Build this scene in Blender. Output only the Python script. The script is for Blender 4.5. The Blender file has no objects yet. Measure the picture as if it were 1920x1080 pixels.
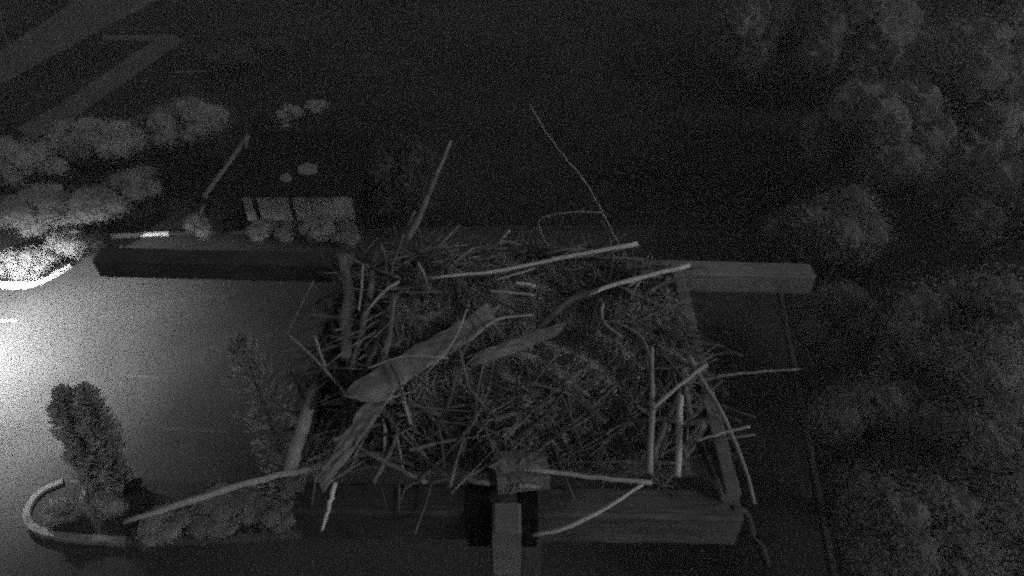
import bpy, math, random
import numpy as np
from mathutils import Vector, Matrix

random.seed(11)
rng = np.random.default_rng(11)
scene = bpy.context.scene
col = scene.collection

# ------------------------------------------------------------------ camera, sky, moon, exposure
PITCH = math.radians(40.0)          # looking down at the nest
FOC = 1250.0                        # focal length in pixels of a 1920 wide frame
CAMZ = 13.72                        # camera stands 1.72 m above the platform, 13.7 m above ground
cam_d = bpy.data.cameras.new('camera')
cam = bpy.data.objects.new('camera', cam_d)
col.objects.link(cam)
cam.location = (0, 0, CAMZ)
cam.rotation_euler = (math.pi / 2 - PITCH, 0, 0)
cam_d.sensor_width = 36.0
cam_d.lens = 36.0 * FOC / 1920.0
cam_d.clip_start = 0.05
cam_d.clip_end = 600
scene.camera = cam

MOON_EL = math.radians(33)
MOON_AZ = math.radians(118)         # compass style: 0 = +Y (ahead), clockwise; light comes from right, a little behind
world = bpy.data.worlds.new('World')
scene.world = world
world.use_nodes = True
world.cycles.sampling_method = 'AUTOMATIC'
wn = world.node_tree
for n in list(wn.nodes):
    wn.nodes.remove(n)
sky = wn.nodes.new('ShaderNodeTexSky')
sky.sky_type = 'NISHITA'
sky.sun_disc = False
sky.sun_elevation = MOON_EL
sky.sun_rotation = MOON_AZ
bw = wn.nodes.new('ShaderNodeRGBToBW')          # monochrome night camera
bg = wn.nodes.new('ShaderNodeBackground')
bg.inputs['Strength'].default_value = 0.036
wo = wn.nodes.new('ShaderNodeOutputWorld')
wn.links.new(sky.outputs[0], bw.inputs[0])
wn.links.new(bw.outputs[0], bg.inputs[0])
wn.links.new(bg.outputs[0], wo.inputs[0])

moon_d = bpy.data.lights.new('moon', 'SUN')
moon_d.energy = 0.40
moon_d.angle = math.radians(14.0)
moon_d.color = (1, 1, 1)
moon = bpy.data.objects.new('moon', moon_d)
col.objects.link(moon)
moon.location = (12, -6, 30)
dirv = Vector((math.sin(MOON_AZ) * math.cos(MOON_EL), math.cos(MOON_AZ) * math.cos(MOON_EL), math.sin(MOON_EL)))
moon.rotation_euler = dirv.to_track_quat('Z', 'Y').to_euler()

scene.view_settings.view_transform = 'Standard'
scene.view_settings.look = 'None'
scene.view_settings.exposure = 0.0
scene.view_settings.gamma = 1.0
scene.view_settings.use_curve_mapping = False
# high-gain night video: few light samples, no smoothing, slightly soft optics
HAZE = 0.0052
GRAIN = 8
scene.cycles.use_denoising = False
scene.cycles.use_adaptive_sampling = False
scene.cycles.use_sample_subset = True
scene.cycles.sample_offset = 0
scene.cycles.sample_subset_length = GRAIN
scene.cycles.filter_width = 2.5
scene.cycles.max_bounces = 4
scene.cycles.sample_clamp_indirect = 0.05

# ------------------------------------------------------------------ geometry helpers
SP, CP = math.sin(PITCH), math.cos(PITCH)

def ray(px, py):
    u = (px - 960.0) / FOC
    v = (py - 540.0) / FOC
    return Vector((u, CP - v * SP, -SP - v * CP))      # depth along the optical axis = 1

def at(px, py, z=0.0):
    """point where the sight line through a pixel meets the level plane z"""
    r = ray(px, py)
    return Vector((0, 0, CAMZ)) + r * ((z - CAMZ) / r.z)

def at_y(px, py, y):
    """point where the sight line meets the upright plane y"""
    r = ray(px, py)
    return Vector((0, 0, CAMZ)) + r * (y / r.y)

def depth(p):
    return p[1] * CP + (CAMZ - p[2]) * SP

def pxm(p, px):
    """metres covered by px pixels at point p"""
    return px * depth(p) / FOC

def tag(o, label=None, cat=None, group=None, kind=None):
    if label: o['label'] = label
    if cat: o['category'] = cat
    if group: o['group'] = group
    if kind: o['kind'] = kind
    return o

def empty(name, loc):
    o = bpy.data.objects.new(name, None)
    o.empty_display_size = 0.2
    col.objects.link(o)
    o.location = loc
    return o

def mesh_obj(name, verts, faces, mat, parent=None, smooth=False, origin=None):
    """one mesh object; vertices are given in world space, origin moved to `origin`"""
    v = np.asarray(verts, dtype=np.float64).reshape(-1, 3)
    if origin is None:
        origin = Vector((float(v[:, 0].mean()), float(v[:, 1].mean()), float(v[:, 2].min())))
    v = v - np.array(origin)[None, :]
    me = bpy.data.meshes.new(name)
    me.from_pydata(v.tolist(), [], [list(map(int, f)) for f in faces])
    me.update()
    if smooth:
        me.polygons.foreach_set('use_smooth', [True] * len(me.polygons))
    me.materials.append(mat)
    o = bpy.data.objects.new(name, me)
    col.objects.link(o)
    if parent is not None:
        o.parent = parent
        o.location = Vector(origin) - parent_world(parent)
    else:
        o.location = origin
    return o

def parent_world(p):
    w = Vector((0, 0, 0))
    while p is not None:
        w += Vector(p.location)
        p = p.parent
    return w

def quads_obj(name, V, mat, parent=None, origin=None):
    """many separate quads, V is (n,4,3) world space"""
    n = V.shape[0]
    if origin is None:
        f = V.reshape(-1, 3)
        origin = Vector((float(f[:, 0].mean()), float(f[:, 1].mean()), float(f[:, 2].min())))
    co = (V - np.array(origin)[None, None, :]).reshape(-1)
    me = bpy.data.meshes.new(name)
    me.vertices.add(n * 4)
    me.vertices.foreach_set('co', co)
    me.loops.add(n * 4)
    me.loops.foreach_set('vertex_index', np.arange(n * 4))
    me.polygons.add(n)
    me.polygons.foreach_set('loop_start', np.arange(n) * 4)
    me.update(calc_edges=True)
    me.materials.append(mat)
    o = bpy.data.objects.new(name, me)
    col.objects.link(o)
    if parent is not None:
        o.parent = parent
        o.location = Vector(origin) - parent_world(parent)
    else:
        o.location = origin
    return o

def smooth_path(pts, n):
    pts = [Vector(p) for p in pts]
    if len(pts) == 2:
        return [pts[0].lerp(pts[1], i / (n - 1)) for i in range(n)]
    out = []
    P = [pts[0] * 2 - pts[1]] + pts + [pts[-1] * 2 - pts[-2]]
    segs = len(pts) - 1
    for i in range(n):
        t = i / (n - 1) * segs
        k = min(int(t), segs - 1)
        f = t - k
        a, b, c, d = P[k], P[k + 1], P[k + 2], P[k + 3]
        out.append(0.5 * ((2 * b) + (c - a) * f + (2 * a - 5 * b + 4 * c - d) * f * f + (3 * b - a - 3 * c + d) * f ** 3))
    return out

def tube_geo(pts, radii, n=10, sides=7, wob=0.25, kink=0.5, rnd=random, flat=1.0):
    """tapered, slightly crooked round branch with closed ends"""
    path = smooth_path(pts, n)
    L = sum((path[i + 1] - path[i]).length for i in range(n - 1))
    rr = np.interp(np.linspace(0, 1, n), np.linspace(0, 1, len(radii)), radii)
    verts, faces = [], []
    prev = None
    for i, p in enumerate(path):
        d = (path[min(i + 1, n - 1)] - path[max(i - 1, 0)]).normalized()
        up = Vector((0, 0, 1)) if abs(d.z) < 0.9 else Vector((0, 1, 0))
        a = d.cross(up).normalized()
        b = d.cross(a).normalized()
        if 0 < i < n - 1:
            p = p + a * rnd.gauss(0, kink * rr[i]) + b * rnd.gauss(0, kink * rr[i])
        for k in range(sides):
            t = 2 * math.pi * k / sides
            r = rr[i] * (1 + rnd.uniform(-wob, wob))
            verts.append(p + a * math.cos(t) * r + b * math.sin(t) * r * flat)
    for i in range(n - 1):
        for k in range(sides):
            k2 = (k + 1) % sides
            faces.append((i * sides + k, i * sides + k2, (i + 1) * sides + k2, (i + 1) * sides + k))
    faces.append(tuple(range(sides - 1, -1, -1)))
    faces.append(tuple((n - 1) * sides + k for k in range(sides)))
    return verts, faces

def tube(name, pts, radii, mat, parent=None, smooth=True, origin=None, **kw):
    v, f = tube_geo(pts, radii, **kw)
    return mesh_obj(name, v, f, mat, parent, smooth, origin if origin is not None else pts[0])

def beam_geo(a, b, w, h, rough=0.0, nseg=10, rnd=random):
    """sawn timber between a and b (centre line of the TOP face), w across, h deep; edges chamfered, faces uneven"""
    a, b = Vector(a), Vector(b)
    d = (b - a).normalized()
    s = d.cross(Vector((0, 0, 1))).normalized()
    u = s.cross(d).normalized()
    c = min(w, h) * 0.09
    prof = [(-w / 2 + c, 0), (w / 2 - c, 0), (w / 2, -c), (w / 2, -h + c), (w / 2 - c, -h), (-w / 2 + c, -h), (-w / 2, -h + c), (-w / 2, -c)]
    verts, faces = [], []
    m = len(prof)
    for i in range(nseg + 1):
        p = a.lerp(b, i / nseg)
        for (x, z) in prof:
            verts.append(p + s * (x + rnd.uniform(-rough, rough)) + u * (z + rnd.uniform(-rough, rough)))
    for i in range(nseg):
        for k in range(m):
            k2 = (k + 1) % m
            faces.append((i * m + k, (i + 1) * m + k, (i + 1) * m + k2, i * m + k2))
    faces.append(tuple(range(m)))
    faces.append(tuple(nseg * m + k for k in range(m - 1, -1, -1)))
    return verts, faces

def beam(name, a, b, w, h, mat, parent=None, **kw):
    v, f = beam_geo(a, b, w, h, **kw)
    return mesh_obj(name, v, f, mat, parent)

def slab_poly(name, top, thick, mat, parent=None):
    """flat polygon (list of world points, counter-clockwise from above) with thickness downwards"""
    n = len(top)
    v = [Vector(p) for p in top] + [Vector(p) - Vector((0, 0, thick)) for p in top]
    f = [tuple(range(n)), tuple(range(2 * n - 1, n - 1, -1))]
    for i in range(n):
        j = (i + 1) % n
        f.append((i, n + i, n + j, j))
    return mesh_obj(name, v, f, mat, parent)

def strip(name, pts, width, z0, h, mat, parent=None, bevel=0.02):
    """kerb-like strip following a ground line"""
    path = smooth_path(pts, max(4, len(pts) * 6))
    prof = [(-width / 2, 0), (-width / 2, h - bevel), (-width / 2 + bevel, h), (width / 2 - bevel, h), (width / 2, h - bevel), (width / 2, 0)]
    v, f = [], []
    m = len(prof)
    for i, p in enumerate(path):
        d = (path[min(i + 1, len(path) - 1)] - path[max(i - 1, 0)])
        d.z = 0
        d.normalize()
        s = Vector((d.y, -d.x, 0))
        for (x, z) in prof:
            v.append(Vector((p.x, p.y, z0)) + s * x + Vector((0, 0, z)))
    for i in range(len(path) - 1):
        for k in range(m - 1):
            f.append((i * m + k, (i + 1) * m + k, (i + 1) * m + k + 1, i * m + k + 1))
    f.append(tuple(range(m)))
    f.append(tuple((len(path) - 1) * m + k for k in range(m - 1, -1, -1)))
    return mesh_obj(name, v, f, mat, parent)

# ------------------------------------------------------------------ materials (neutral greys: a monochrome camera)
def mat(name, lo, hi, scale=8.0, stretch=None, bump=0.3, bdist=0.01, rough=0.85, detail=6.0, objvar=0.0, big=None):
    m = bpy.data.materials.new(name)
    m.use_nodes = True
    t = m.node_tree
    b = t.nodes['Principled BSDF']
    b.inputs['Roughness'].default_value = rough
    b.inputs['Specular IOR Level'].default_value = 0.25
    tc = t.nodes.new('ShaderNodeTexCoord')
    mp = t.nodes.new('ShaderNodeMapping')
    if stretch:
        mp.inputs['Scale'].default_value = stretch
    nz = t.nodes.new('ShaderNodeTexNoise')
    nz.inputs['Scale'].default_value = scale
    nz.inputs['Detail'].default_value = detail
    nz.inputs['Roughness'].default_value = 0.65
    t.links.new(tc.outputs['Object'], mp.inputs[0])
    t.links.new(mp.outputs[0], nz.inputs[0])
    rp = t.nodes.new('ShaderNodeValToRGB')
    rp.color_ramp.elements[0].position = 0.34
    rp.color_ramp.elements[1].position = 0.66
    rp.color_ramp.elements[0].color = (lo, lo, lo, 1)
    rp.color_ramp.elements[1].color = (hi, hi, hi, 1)
    t.links.new(nz.outputs[0], rp.inputs[0])
    out = rp.outputs[0]
    if big:                                     # a second, slower variation (wear, patches)
        n2 = t.nodes.new('ShaderNodeTexNoise')
        n2.inputs['Scale'].default_value = big[0]
        n2.inputs['Detail'].default_value = 3
        t.links.new(tc.outputs['Object'], n2.inputs[0])
        mr = t.nodes.new('ShaderNodeMapRange')
        mr.inputs[1].default_value = 0.35
        mr.inputs[2].default_value = 0.65
        mr.inputs[3].default_value = big[1]
        mr.inputs[4].default_value = big[2]
        t.links.new(n2.outputs[0], mr.inputs[0])
        mx = t.nodes.new('ShaderNodeMix')
        mx.data_type = 'RGBA'
        mx.blend_type = 'MULTIPLY'
        mx.inputs[0].default_value = 1
        t.links.new(out, mx.inputs[6])
        t.links.new(mr.outputs[0], mx.inputs[7])
        out = mx.outputs[2]
    if objvar:
        oi = t.nodes.new('ShaderNodeObjectInfo')
        mr = t.nodes.new('ShaderNodeMapRange')
        mr.inputs[3].default_value = 1 - objvar
        mr.inputs[4].default_value = 1 + objvar
        t.links.new(oi.outputs['Random'], mr.inputs[0])
        mx = t.nodes.new('ShaderNodeMix')
        mx.data_type = 'RGBA'
        mx.blend_type = 'MULTIPLY'
        mx.inputs[0].default_value = 1
        t.links.new(out, mx.inputs[6])
        t.links.new(mr.outputs[0], mx.inputs[7])
        out = mx.outputs[2]
    t.links.new(out, b.inputs['Base Color'])
    if bump:
        bp = t.nodes.new('ShaderNodeBump')
        bp.inputs['Strength'].default_value = bump
        bp.inputs['Distance'].default_value = bdist
        t.links.new(nz.outputs[0], bp.inputs['Height'])
        t.links.new(bp.outputs[0], b.inputs['Normal'])
    return m

def leafmat(name, lo, hi, scale, bump=0, trans=0.4):
    """leaf: diffuse on both sides, some light passing through"""
    m = mat(name, lo, hi, scale, bump=0)
    t = m.node_tree
    b = t.nodes['Principled BSDF']
    src = b.inputs['Base Color'].links[0].from_socket
    df = t.nodes.new('ShaderNodeBsdfDiffuse')
    tl = t.nodes.new('ShaderNodeBsdfTranslucent')
    mx = t.nodes.new('ShaderNodeMixShader')
    mx.inputs[0].default_value = trans
    t.links.new(src, df.inputs[0])
    t.links.new(src, tl.inputs[0])
    t.links.new(df.outputs[0], mx.inputs[1])
    t.links.new(tl.outputs[0], mx.inputs[2])
    out = t.nodes['Material Output']
    t.links.new(mx.outputs[0], out.inputs[0])
    t.nodes.remove(b)
    return m

M = {}
M['lawn'] = mat('lawn grass', 0.015, 0.040, 5.0, bump=0.4, bdist=0.03, big=(0.16, 0.5, 1.25))
M['asphalt'] = mat('worn asphalt', 0.05, 0.075, 30.0, bump=0.15, bdist=0.004, big=(0.35, 0.8, 1.15))
M['road'] = mat('pale gravel road', 0.10, 0.15, 14.0, bump=0.2, big=(0.5, 0.75, 1.15))
M['kerb'] = mat('concrete kerb', 0.22, 0.36, 9.0, bump=0.2, big=(1.5, 0.7, 1.1))
M['white_kerb'] = mat('white painted kerb', 0.62, 0.8, 9.0, bump=0.1)
M['paint'] = mat('white road paint', 0.55, 0.8, 22.0, bump=0.1)
M['faded'] = mat('worn road paint', 0.06, 0.105, 16.0, bump=0.1)
M['soil'] = mat('planting bed soil', 0.03, 0.07, 12.0, bump=0.5, bdist=0.03)
M['timber'] = mat('weathered timber', 0.17, 0.30, 9.0, (1.0, 14.0, 14.0), 0.5, 0.004, big=(3.0, 0.75, 1.15))
M['timber_dull'] = mat('dull weathered timber', 0.10, 0.24, 9.0, (1.0, 14.0, 14.0), 0.5, 0.004, big=(2.2, 0.55, 1.2))
M['toned'] = mat('shade painted timber', 0.05, 0.09, 9.0, (1.0, 14.0, 14.0), 0.5, 0.004, big=(3.0, 0.75, 1.15))  # timber tone with the nest's shade painted in
M['plank'] = mat('driftwood plank', 0.19, 0.34, 7.0, (3.0, 3.0, 12.0), 0.5, 0.004, big=(5.0, 0.7, 1.15), objvar=0.15)
M['stick'] = mat('grey stick', 0.13, 0.27, 22.0, (1, 1, 1), 0.6, 0.003, objvar=0.35)
M['bark'] = mat('dark bark', 0.06, 0.15, 26.0, (1, 1, 1), 0.8, 0.005, objvar=0.35)
M['peeled'] = mat('peeled pale stick', 0.55, 0.75, 14.0, (1, 1, 1), 0.3, 0.002)
M['silver'] = mat('silvered stick', 0.33, 0.48, 18.0, (1, 1, 1), 0.4, 0.002)
M['debris'] = mat('packed nest debris', 0.11, 0.27, 28.0, bump=0.9, bdist=0.02, big=(5.0, 0.6, 1.3))
M['straw'] = mat('matted straw', 0.24, 0.50, 12.0, bump=0.2, big=(4.0, 0.6, 1.3))
M['tangle'] = mat('mixed twigs', 0.05, 0.28, 6.0, bump=0.3, detail=2.0)
M['twig'] = mat('fine twig', 0.09, 0.22, 12.0, bump=0.2, big=(5.0, 0.5, 1.4))
M['steel'] = mat('galvanised steel', 0.3, 0.4, 20.0, bump=0.1, rough=0.5)
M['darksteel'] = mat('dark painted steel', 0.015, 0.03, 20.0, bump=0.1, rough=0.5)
M['pole'] = mat('creosoted pole', 0.05, 0.1, 10.0, (6, 6, 0.6), 0.5, 0.006)
M['roof'] = mat('dark shingle', 0.008, 0.018, 14.0, bump=0.5, bdist=0.01)
M['wall'] = mat('pale boarding', 0.40, 0.54, 5.0, (1, 1, 6), 0.2, 0.004)
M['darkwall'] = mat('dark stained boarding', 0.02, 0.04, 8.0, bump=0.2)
M['trim'] = mat('pale trim board', 0.16, 0.26, 9.0, bump=0.2)
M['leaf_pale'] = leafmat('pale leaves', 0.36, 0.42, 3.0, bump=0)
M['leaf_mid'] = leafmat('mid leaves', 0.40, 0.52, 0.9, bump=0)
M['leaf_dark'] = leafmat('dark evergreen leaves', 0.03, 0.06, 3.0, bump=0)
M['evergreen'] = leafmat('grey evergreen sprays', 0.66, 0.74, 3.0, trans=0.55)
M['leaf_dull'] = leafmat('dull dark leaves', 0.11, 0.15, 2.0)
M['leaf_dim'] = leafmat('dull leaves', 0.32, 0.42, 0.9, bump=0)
M['trunk'] = mat('tree trunk bark', 0.05, 0.1, 12.0, (4, 4, 1), 0.6, 0.01)
M['petal'] = leafmat('pale blossom', 0.55, 0.62, 3.0, bump=0, trans=0.5)

# ------------------------------------------------------------------ the ground
def poly(name, pts, mat_, z, label=None):
    v = [Vector((p.x, p.y, z)) for p in pts]
    return tag(mesh_obj(name, v, [tuple(range(len(v)))], mat_), label, kind='structure')

g = 150
tag(mesh_obj('lawn', [(-g, -50, 0), (g, -50, 0), (g, 140, 0), (-g, 140, 0)], [(0, 1, 2, 3)], M['lawn'], origin=(0, 0, 0)),
    'dark lawn around the parking lot', kind='structure')

lot_px = [(-260, 540), (0, 537), (40, 538), (75, 531), (105, 515), (130, 500), (165, 476), (190, 452), (197, 445), (318, 440),
          (700, 433), (1440, 425), (1465, 560), (1490, 690), (1522, 860), (1560, 1060), (1620, 1400), (-700, 1400), (-600, 700)]
poly('parking_lot', [at(*p) for p in reversed(lot_px)], M['asphalt'], 0.004, 'asphalt parking lot lit from the left')
poly('road', [at(*p) for p in [(-160, 240), (0, 160), (150, 76), (320, -12), (160, -12), (80, 42), (10, 90), (-160, 165)]], M['road'], 0.004,
     'pale road crossing the upper left corner')
poly('footpath', [at(*p) for p in [(62, 262), (150, 214), (240, 150), (346, 76), (330, 66), (195, 66), (190, 74), (285, 78), (200, 136), (112, 196), (30, 240)]],
     M['road'], 0.008, 'pale footpath with a bend beside the dark lawn')

def kerb(px, w, h, m, label, z0=0.0, name='kerb'):
    return tag(strip(name, [at(*p) for p in px], w, z0, h, m), label, kind='structure')

kerb([(-200, 541), (-60, 540), (0, 537), (40, 538), (75, 530), (105, 515), (130, 500)], 0.27, 0.13, M['white_kerb'], 'bright white curved kerb at the lot corner')
kerb([(131, 499), (165, 475), (190, 451)], 0.2, 0.12, M['soil'], 'dark kerb between the two white kerbs')
kerb([(196, 446), (258, 443), (318, 440)], 0.13, 0.12, M['white_kerb'], 'straight bright white kerb above the left timber end')
kerb([(320, 439), (700, 433), (1440, 425)], 0.13, 0.10, M['soil'], 'dark kerb along the far side of the lot')  # tree shade put into this kerb's dark soil tone
kerb([(1440, 425), (1465, 560), (1490, 690), (1522, 860), (1560, 1060), (1620, 1400)], 0.14, 0.05, M['road'], 'grey kerb down the right side of the lot')
kerb([(330, 136), (400, 133), (440, 122), (490, 106), (545, 88)], 0.05, 0.07, M['kerb'], 'thin pale edging strip curving over the far lawn', name='edging')
kerb([(386, 386), (378, 404), (370, 436)], 0.14, 0.10, M['kerb'], 'pale edging strip at the foot of the shed gable', name='edging')
kerb([(-2, 10), (8, 62), (24, 100)], 0.05, 0.07, M['kerb'], 'short thin edging strip at the far left', name='edging')

def stripe(px0, px1, w, m, label):
    a, b = at(*px0), at(*px1)
    d = (b - a).normalized()
    s = Vector((-d.y, d.x, 0)) * w / 2
    poly('parking_line', [a - s, b - s, b + s, a + s], m, 0.009, label)

stripe((-60, 601), (31, 602), 0.11, M['paint'], 'bright white parking line at the left edge')
stripe((352, 555), (425, 558), 0.10, M['faded'], 'worn parking line below the left timber')
stripe((228, 704), (305, 709), 0.10, M['faded'], 'worn parking line in the middle of the lot')
stripe((295, 803), (425, 810), 0.10, M['faded'], 'worn parking line nearest the planted island')

# planted island at the lower left
isl = [(118, 909), (84, 925), (62, 948), (55, 972), (66, 994), (98, 1006), (150, 1013), (240, 1018), (350, 1016), (520, 1008), (700, 985),
       (700, 905), (520, 905), (380, 908), (240, 903), (160, 901)]
poly('planting_bed', [at(*p) for p in isl], M['soil'], 0.10, 'planted island bed at the lower left')
kerb([(122, 908), (84, 925), (62, 948), (55, 972), (66, 994), (98, 1006), (150, 1013), (240, 1018)], 0.17, 0.15, M['kerb'], 'pale rounded kerb of the planted island')
kerb([(240, 1018), (350, 1016), (520, 1008), (700, 985)], 0.17, 0.14, M['road'], 'dull kerb along the near side of the island')

# ------------------------------------------------------------------ foliage
def cube_sphere(k):
    out = []
    t = np.linspace(-1, 1, k + 1)
    for ax in range(3):
        for sg_ in (-1, 1):
            for i in range(k):
                for j in range(k):
                    q = []
                    for (a, b) in ((i, j), (i + 1, j), (i + 1, j + 1), (i, j + 1)):
                        p = [0, 0, 0]
                        p[ax] = sg_
                        p[(ax + 1) % 3] = t[a]
                        p[(ax + 2) % 3] = t[b]
                        p = np.array(p, float)
                        q.append(p / np.linalg.norm(p))
                    out.append(q)
    return np.array(out)
CUBE = cube_sphere(5)

def leaf_cloud(center, radii, n, size, clumps=26, spread=0.36, shell=0.55, rnd=rng, flatbias=0.0, power=5.0):
    """leaf quads gathered in clumps over an ellipsoid crown"""
    c = np.array(center)
    R = np.array(radii)
    d = rnd.normal(size=(clumps, 3))
    d /= np.linalg.norm(d, axis=1)[:, None]
    d[:, 2] = np.where(d[:, 2] < -0.35, -d[:, 2] * 0.6, d[:, 2])
    cc = d * (shell + (1 - shell) * rnd.random((clumps, 1)) ** 0.5) * 0.8
    cs = spread * (0.6 + 0.8 * rnd.random(clumps))
    k = rnd.integers(0, clumps, n)
    off = rnd.normal(size=(n, 3))
    off /= np.linalg.norm(off, axis=1)[:, None]
    off *= (0.55 + 0.6 * rnd.random((n, 1)) ** (1 / 1.5)) * cs[k][:, None]
    p = (cc[k] + off) * R[None, :] + c[None, :]
    nrm = off / (np.linalg.norm(off, axis=1)[:, None] + 1e-6) + rnd.normal(size=(n, 3)) * 0.4 + np.array([0, 0, flatbias])
    nrm /= np.linalg.norm(nrm, axis=1)[:, None]
    a = np.cross(nrm, rnd.normal(size=(n, 3)))
    a /= np.linalg.norm(a, axis=1)[:, None] + 1e-9
    b = np.cross(nrm, a)
    s = size * (0.6 + 0.8 * rnd.random((n, 1)))
    V = np.stack([p - a * s, p - b * s * 0.55, p + a * s, p + b * s * 0.55], axis=1)
    # leafy inner mass of each clump: lumpy, so the crown is not hollow
    core = []
    for q in range(clumps):
        ph = rnd.random(3) * 6
        S = CUBE * 1.0
        bumpy = 0.66 + 0.10 * np.sin(S[..., 0] * 5 + ph[0]) * np.sin(S[..., 1] * 6 + ph[1]) + 0.08 * np.sin(S[..., 2] * 9 + S[..., 0] * 7 + ph[2])
        core.append((cc[q][None, None, :] + S * (bumpy * cs[q])[..., None]) * R[None, None, :] + c[None, None, :])
    V = np.concatenate([V] + core, axis=0)
    V[:, :, 2] = np.maximum(V[:, :, 2], 0.03)
    return V

def bush(name, px, py, rx, ry, zc, label, cat, leafm, n=2600, size=0.05, clumps=16, spread=0.45, group=None, depthr=None):
    """px,py = crown centre in the photograph, rx,ry = half size there in pixels, zc = its height above ground"""
    c = at(px, py, zc)
    Rx = pxm(c, rx)
    Rz = pxm(c, ry)
    root = empty(name, (c.x, c.y, 0.0))
    tag(root, label, cat, group)
    V = leaf_cloud((c.x, c.y, c.z), (Rx, depthr or Rx * 0.9, min(Rz, max(c.z, 0.3))), int(n * 2.2), size * 0.6, int(clumps * 1.6), spread)
    quads_obj('foliage', V, leafm, root, origin=(c.x, c.y, c.z))
    for i in range(3):
        a = i * 2.1 + 0.4
        top = Vector((c.x + math.cos(a) * Rx * 0.45, c.y + math.sin(a) * Rx * 0.45, c.z + Rz * 0.2))
        tube('stem', [(c.x + 0.03 * math.cos(a), c.y + 0.03 * math.sin(a), 0), (c.x + math.cos(a) * Rx * 0.2, c.y + math.sin(a) * Rx * 0.2, c.z * 0.5), top],
             [0.03, 0.02, 0.01], M['trunk'], root, n=5, sides=5)
    return root

def tree(name, px, py, r, zc, label, leafm, n=7000, size=0.10, clumps=34, spread=0.34, group=None, rz=None, trunk_r=0.14):
    c = at(px, py, zc)
    R = pxm(c, r)
    Rz = rz or R * 1.05
    root = empty(name, (c.x, c.y, 0.0))
    tag(root, label, 'tree', group)
    V = leaf_cloud((c.x, c.y, c.z), (R, R, Rz), n, size, clumps, spread)
    quads_obj('crown', V, leafm, root, origin=(c.x, c.y, c.z))
    tr = tube('trunk', [(c.x, c.y, 0), (c.x + 0.1, c.y - 0.05, c.z * 0.5), (c.x, c.y, c.z + Rz * 0.4)], [trunk_r * 1.3, trunk_r, trunk_r * 0.4], M['trunk'], root, n=9, sides=8, wob=0.1, kink=0.15)
    for i in range(5):
        a = i * 1.26 + random.uniform(-0.3, 0.3)
        h0 = c.z - Rz * random.uniform(0.1, 0.6)
        tube('limb', [(c.x, c.y, max(0.4, h0)), (c.x + math.cos(a) * R * 0.4, c.y + math.sin(a) * R * 0.4, h0 + Rz * 0.45),
                      (c.x + math.cos(a) * R * 0.75, c.y + math.sin(a) * R * 0.75, h0 + Rz * 0.8)], [trunk_r * 0.5, trunk_r * 0.3, trunk_r * 0.12], M['trunk'], tr, n=6, sides=6, wob=0.1, kink=0.2)
    return root

# rounded shrubs on the left, beyond the lot
sg = 'rounded shrubs left of the shed'
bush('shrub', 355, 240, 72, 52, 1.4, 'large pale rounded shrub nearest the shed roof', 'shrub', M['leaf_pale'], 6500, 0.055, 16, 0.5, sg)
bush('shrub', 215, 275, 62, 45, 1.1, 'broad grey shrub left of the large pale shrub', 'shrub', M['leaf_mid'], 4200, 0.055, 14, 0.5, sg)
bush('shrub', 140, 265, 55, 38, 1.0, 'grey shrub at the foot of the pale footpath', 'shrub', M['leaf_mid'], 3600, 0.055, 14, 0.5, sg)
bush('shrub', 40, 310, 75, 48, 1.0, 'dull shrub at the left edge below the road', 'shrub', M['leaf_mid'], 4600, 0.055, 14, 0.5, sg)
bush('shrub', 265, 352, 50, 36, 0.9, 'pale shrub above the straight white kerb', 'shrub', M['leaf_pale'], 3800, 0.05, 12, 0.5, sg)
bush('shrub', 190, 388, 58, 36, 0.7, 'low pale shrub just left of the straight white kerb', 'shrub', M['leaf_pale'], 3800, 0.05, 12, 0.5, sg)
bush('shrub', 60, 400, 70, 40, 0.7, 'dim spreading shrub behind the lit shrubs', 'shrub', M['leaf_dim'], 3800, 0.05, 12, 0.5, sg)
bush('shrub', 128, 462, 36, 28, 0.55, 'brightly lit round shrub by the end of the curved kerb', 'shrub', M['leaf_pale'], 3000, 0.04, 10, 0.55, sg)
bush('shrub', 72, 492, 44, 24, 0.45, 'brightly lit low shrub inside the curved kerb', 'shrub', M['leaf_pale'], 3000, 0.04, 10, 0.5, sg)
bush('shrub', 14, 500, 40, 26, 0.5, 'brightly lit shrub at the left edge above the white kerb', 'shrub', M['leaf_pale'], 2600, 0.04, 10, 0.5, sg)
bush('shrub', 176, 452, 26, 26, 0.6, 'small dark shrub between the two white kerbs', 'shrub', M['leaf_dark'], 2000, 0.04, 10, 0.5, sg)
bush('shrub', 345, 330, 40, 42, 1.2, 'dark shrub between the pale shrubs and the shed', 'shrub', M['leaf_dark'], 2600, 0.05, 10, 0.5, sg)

# tall spike plant
sp = empty('spiky_plant', at(122, 428, 0.0))
tag(sp, 'thin pale plant spike standing among the left shrubs', 'plant')
b0 = at(122, 428, 0.0)
tp = at_y(96, 372, b0.y)
tube('stem', [b0, b0.lerp(tp, 0.5), tp], [0.02, 0.015, 0.008], M['trunk'], sp, n=6, sides=5)
pts = []
for i in range(140):
    t = random.random()
    q = b0.lerp(tp, 0.25 + 0.75 * t) + Vector((random.gauss(0, 0.06 * (1.3 - t)), random.gauss(0, 0.05), random.gauss(0, 0.05)))
    a = Vector((random.gauss(0, 1), random.gauss(0, 1), random.gauss(0.4, 1))).normalized() * 0.06
    b = a.cross(Vector((random.gauss(0, 1), random.gauss(0, 1), random.gauss(0, 1)))).normalized() * 0.02
    pts.append([q - a, q - b, q + a, q + b])
quads_obj('blossom', np.array([[list(v) for v in q] for q in pts]), M['petal'], sp, origin=b0)

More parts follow.
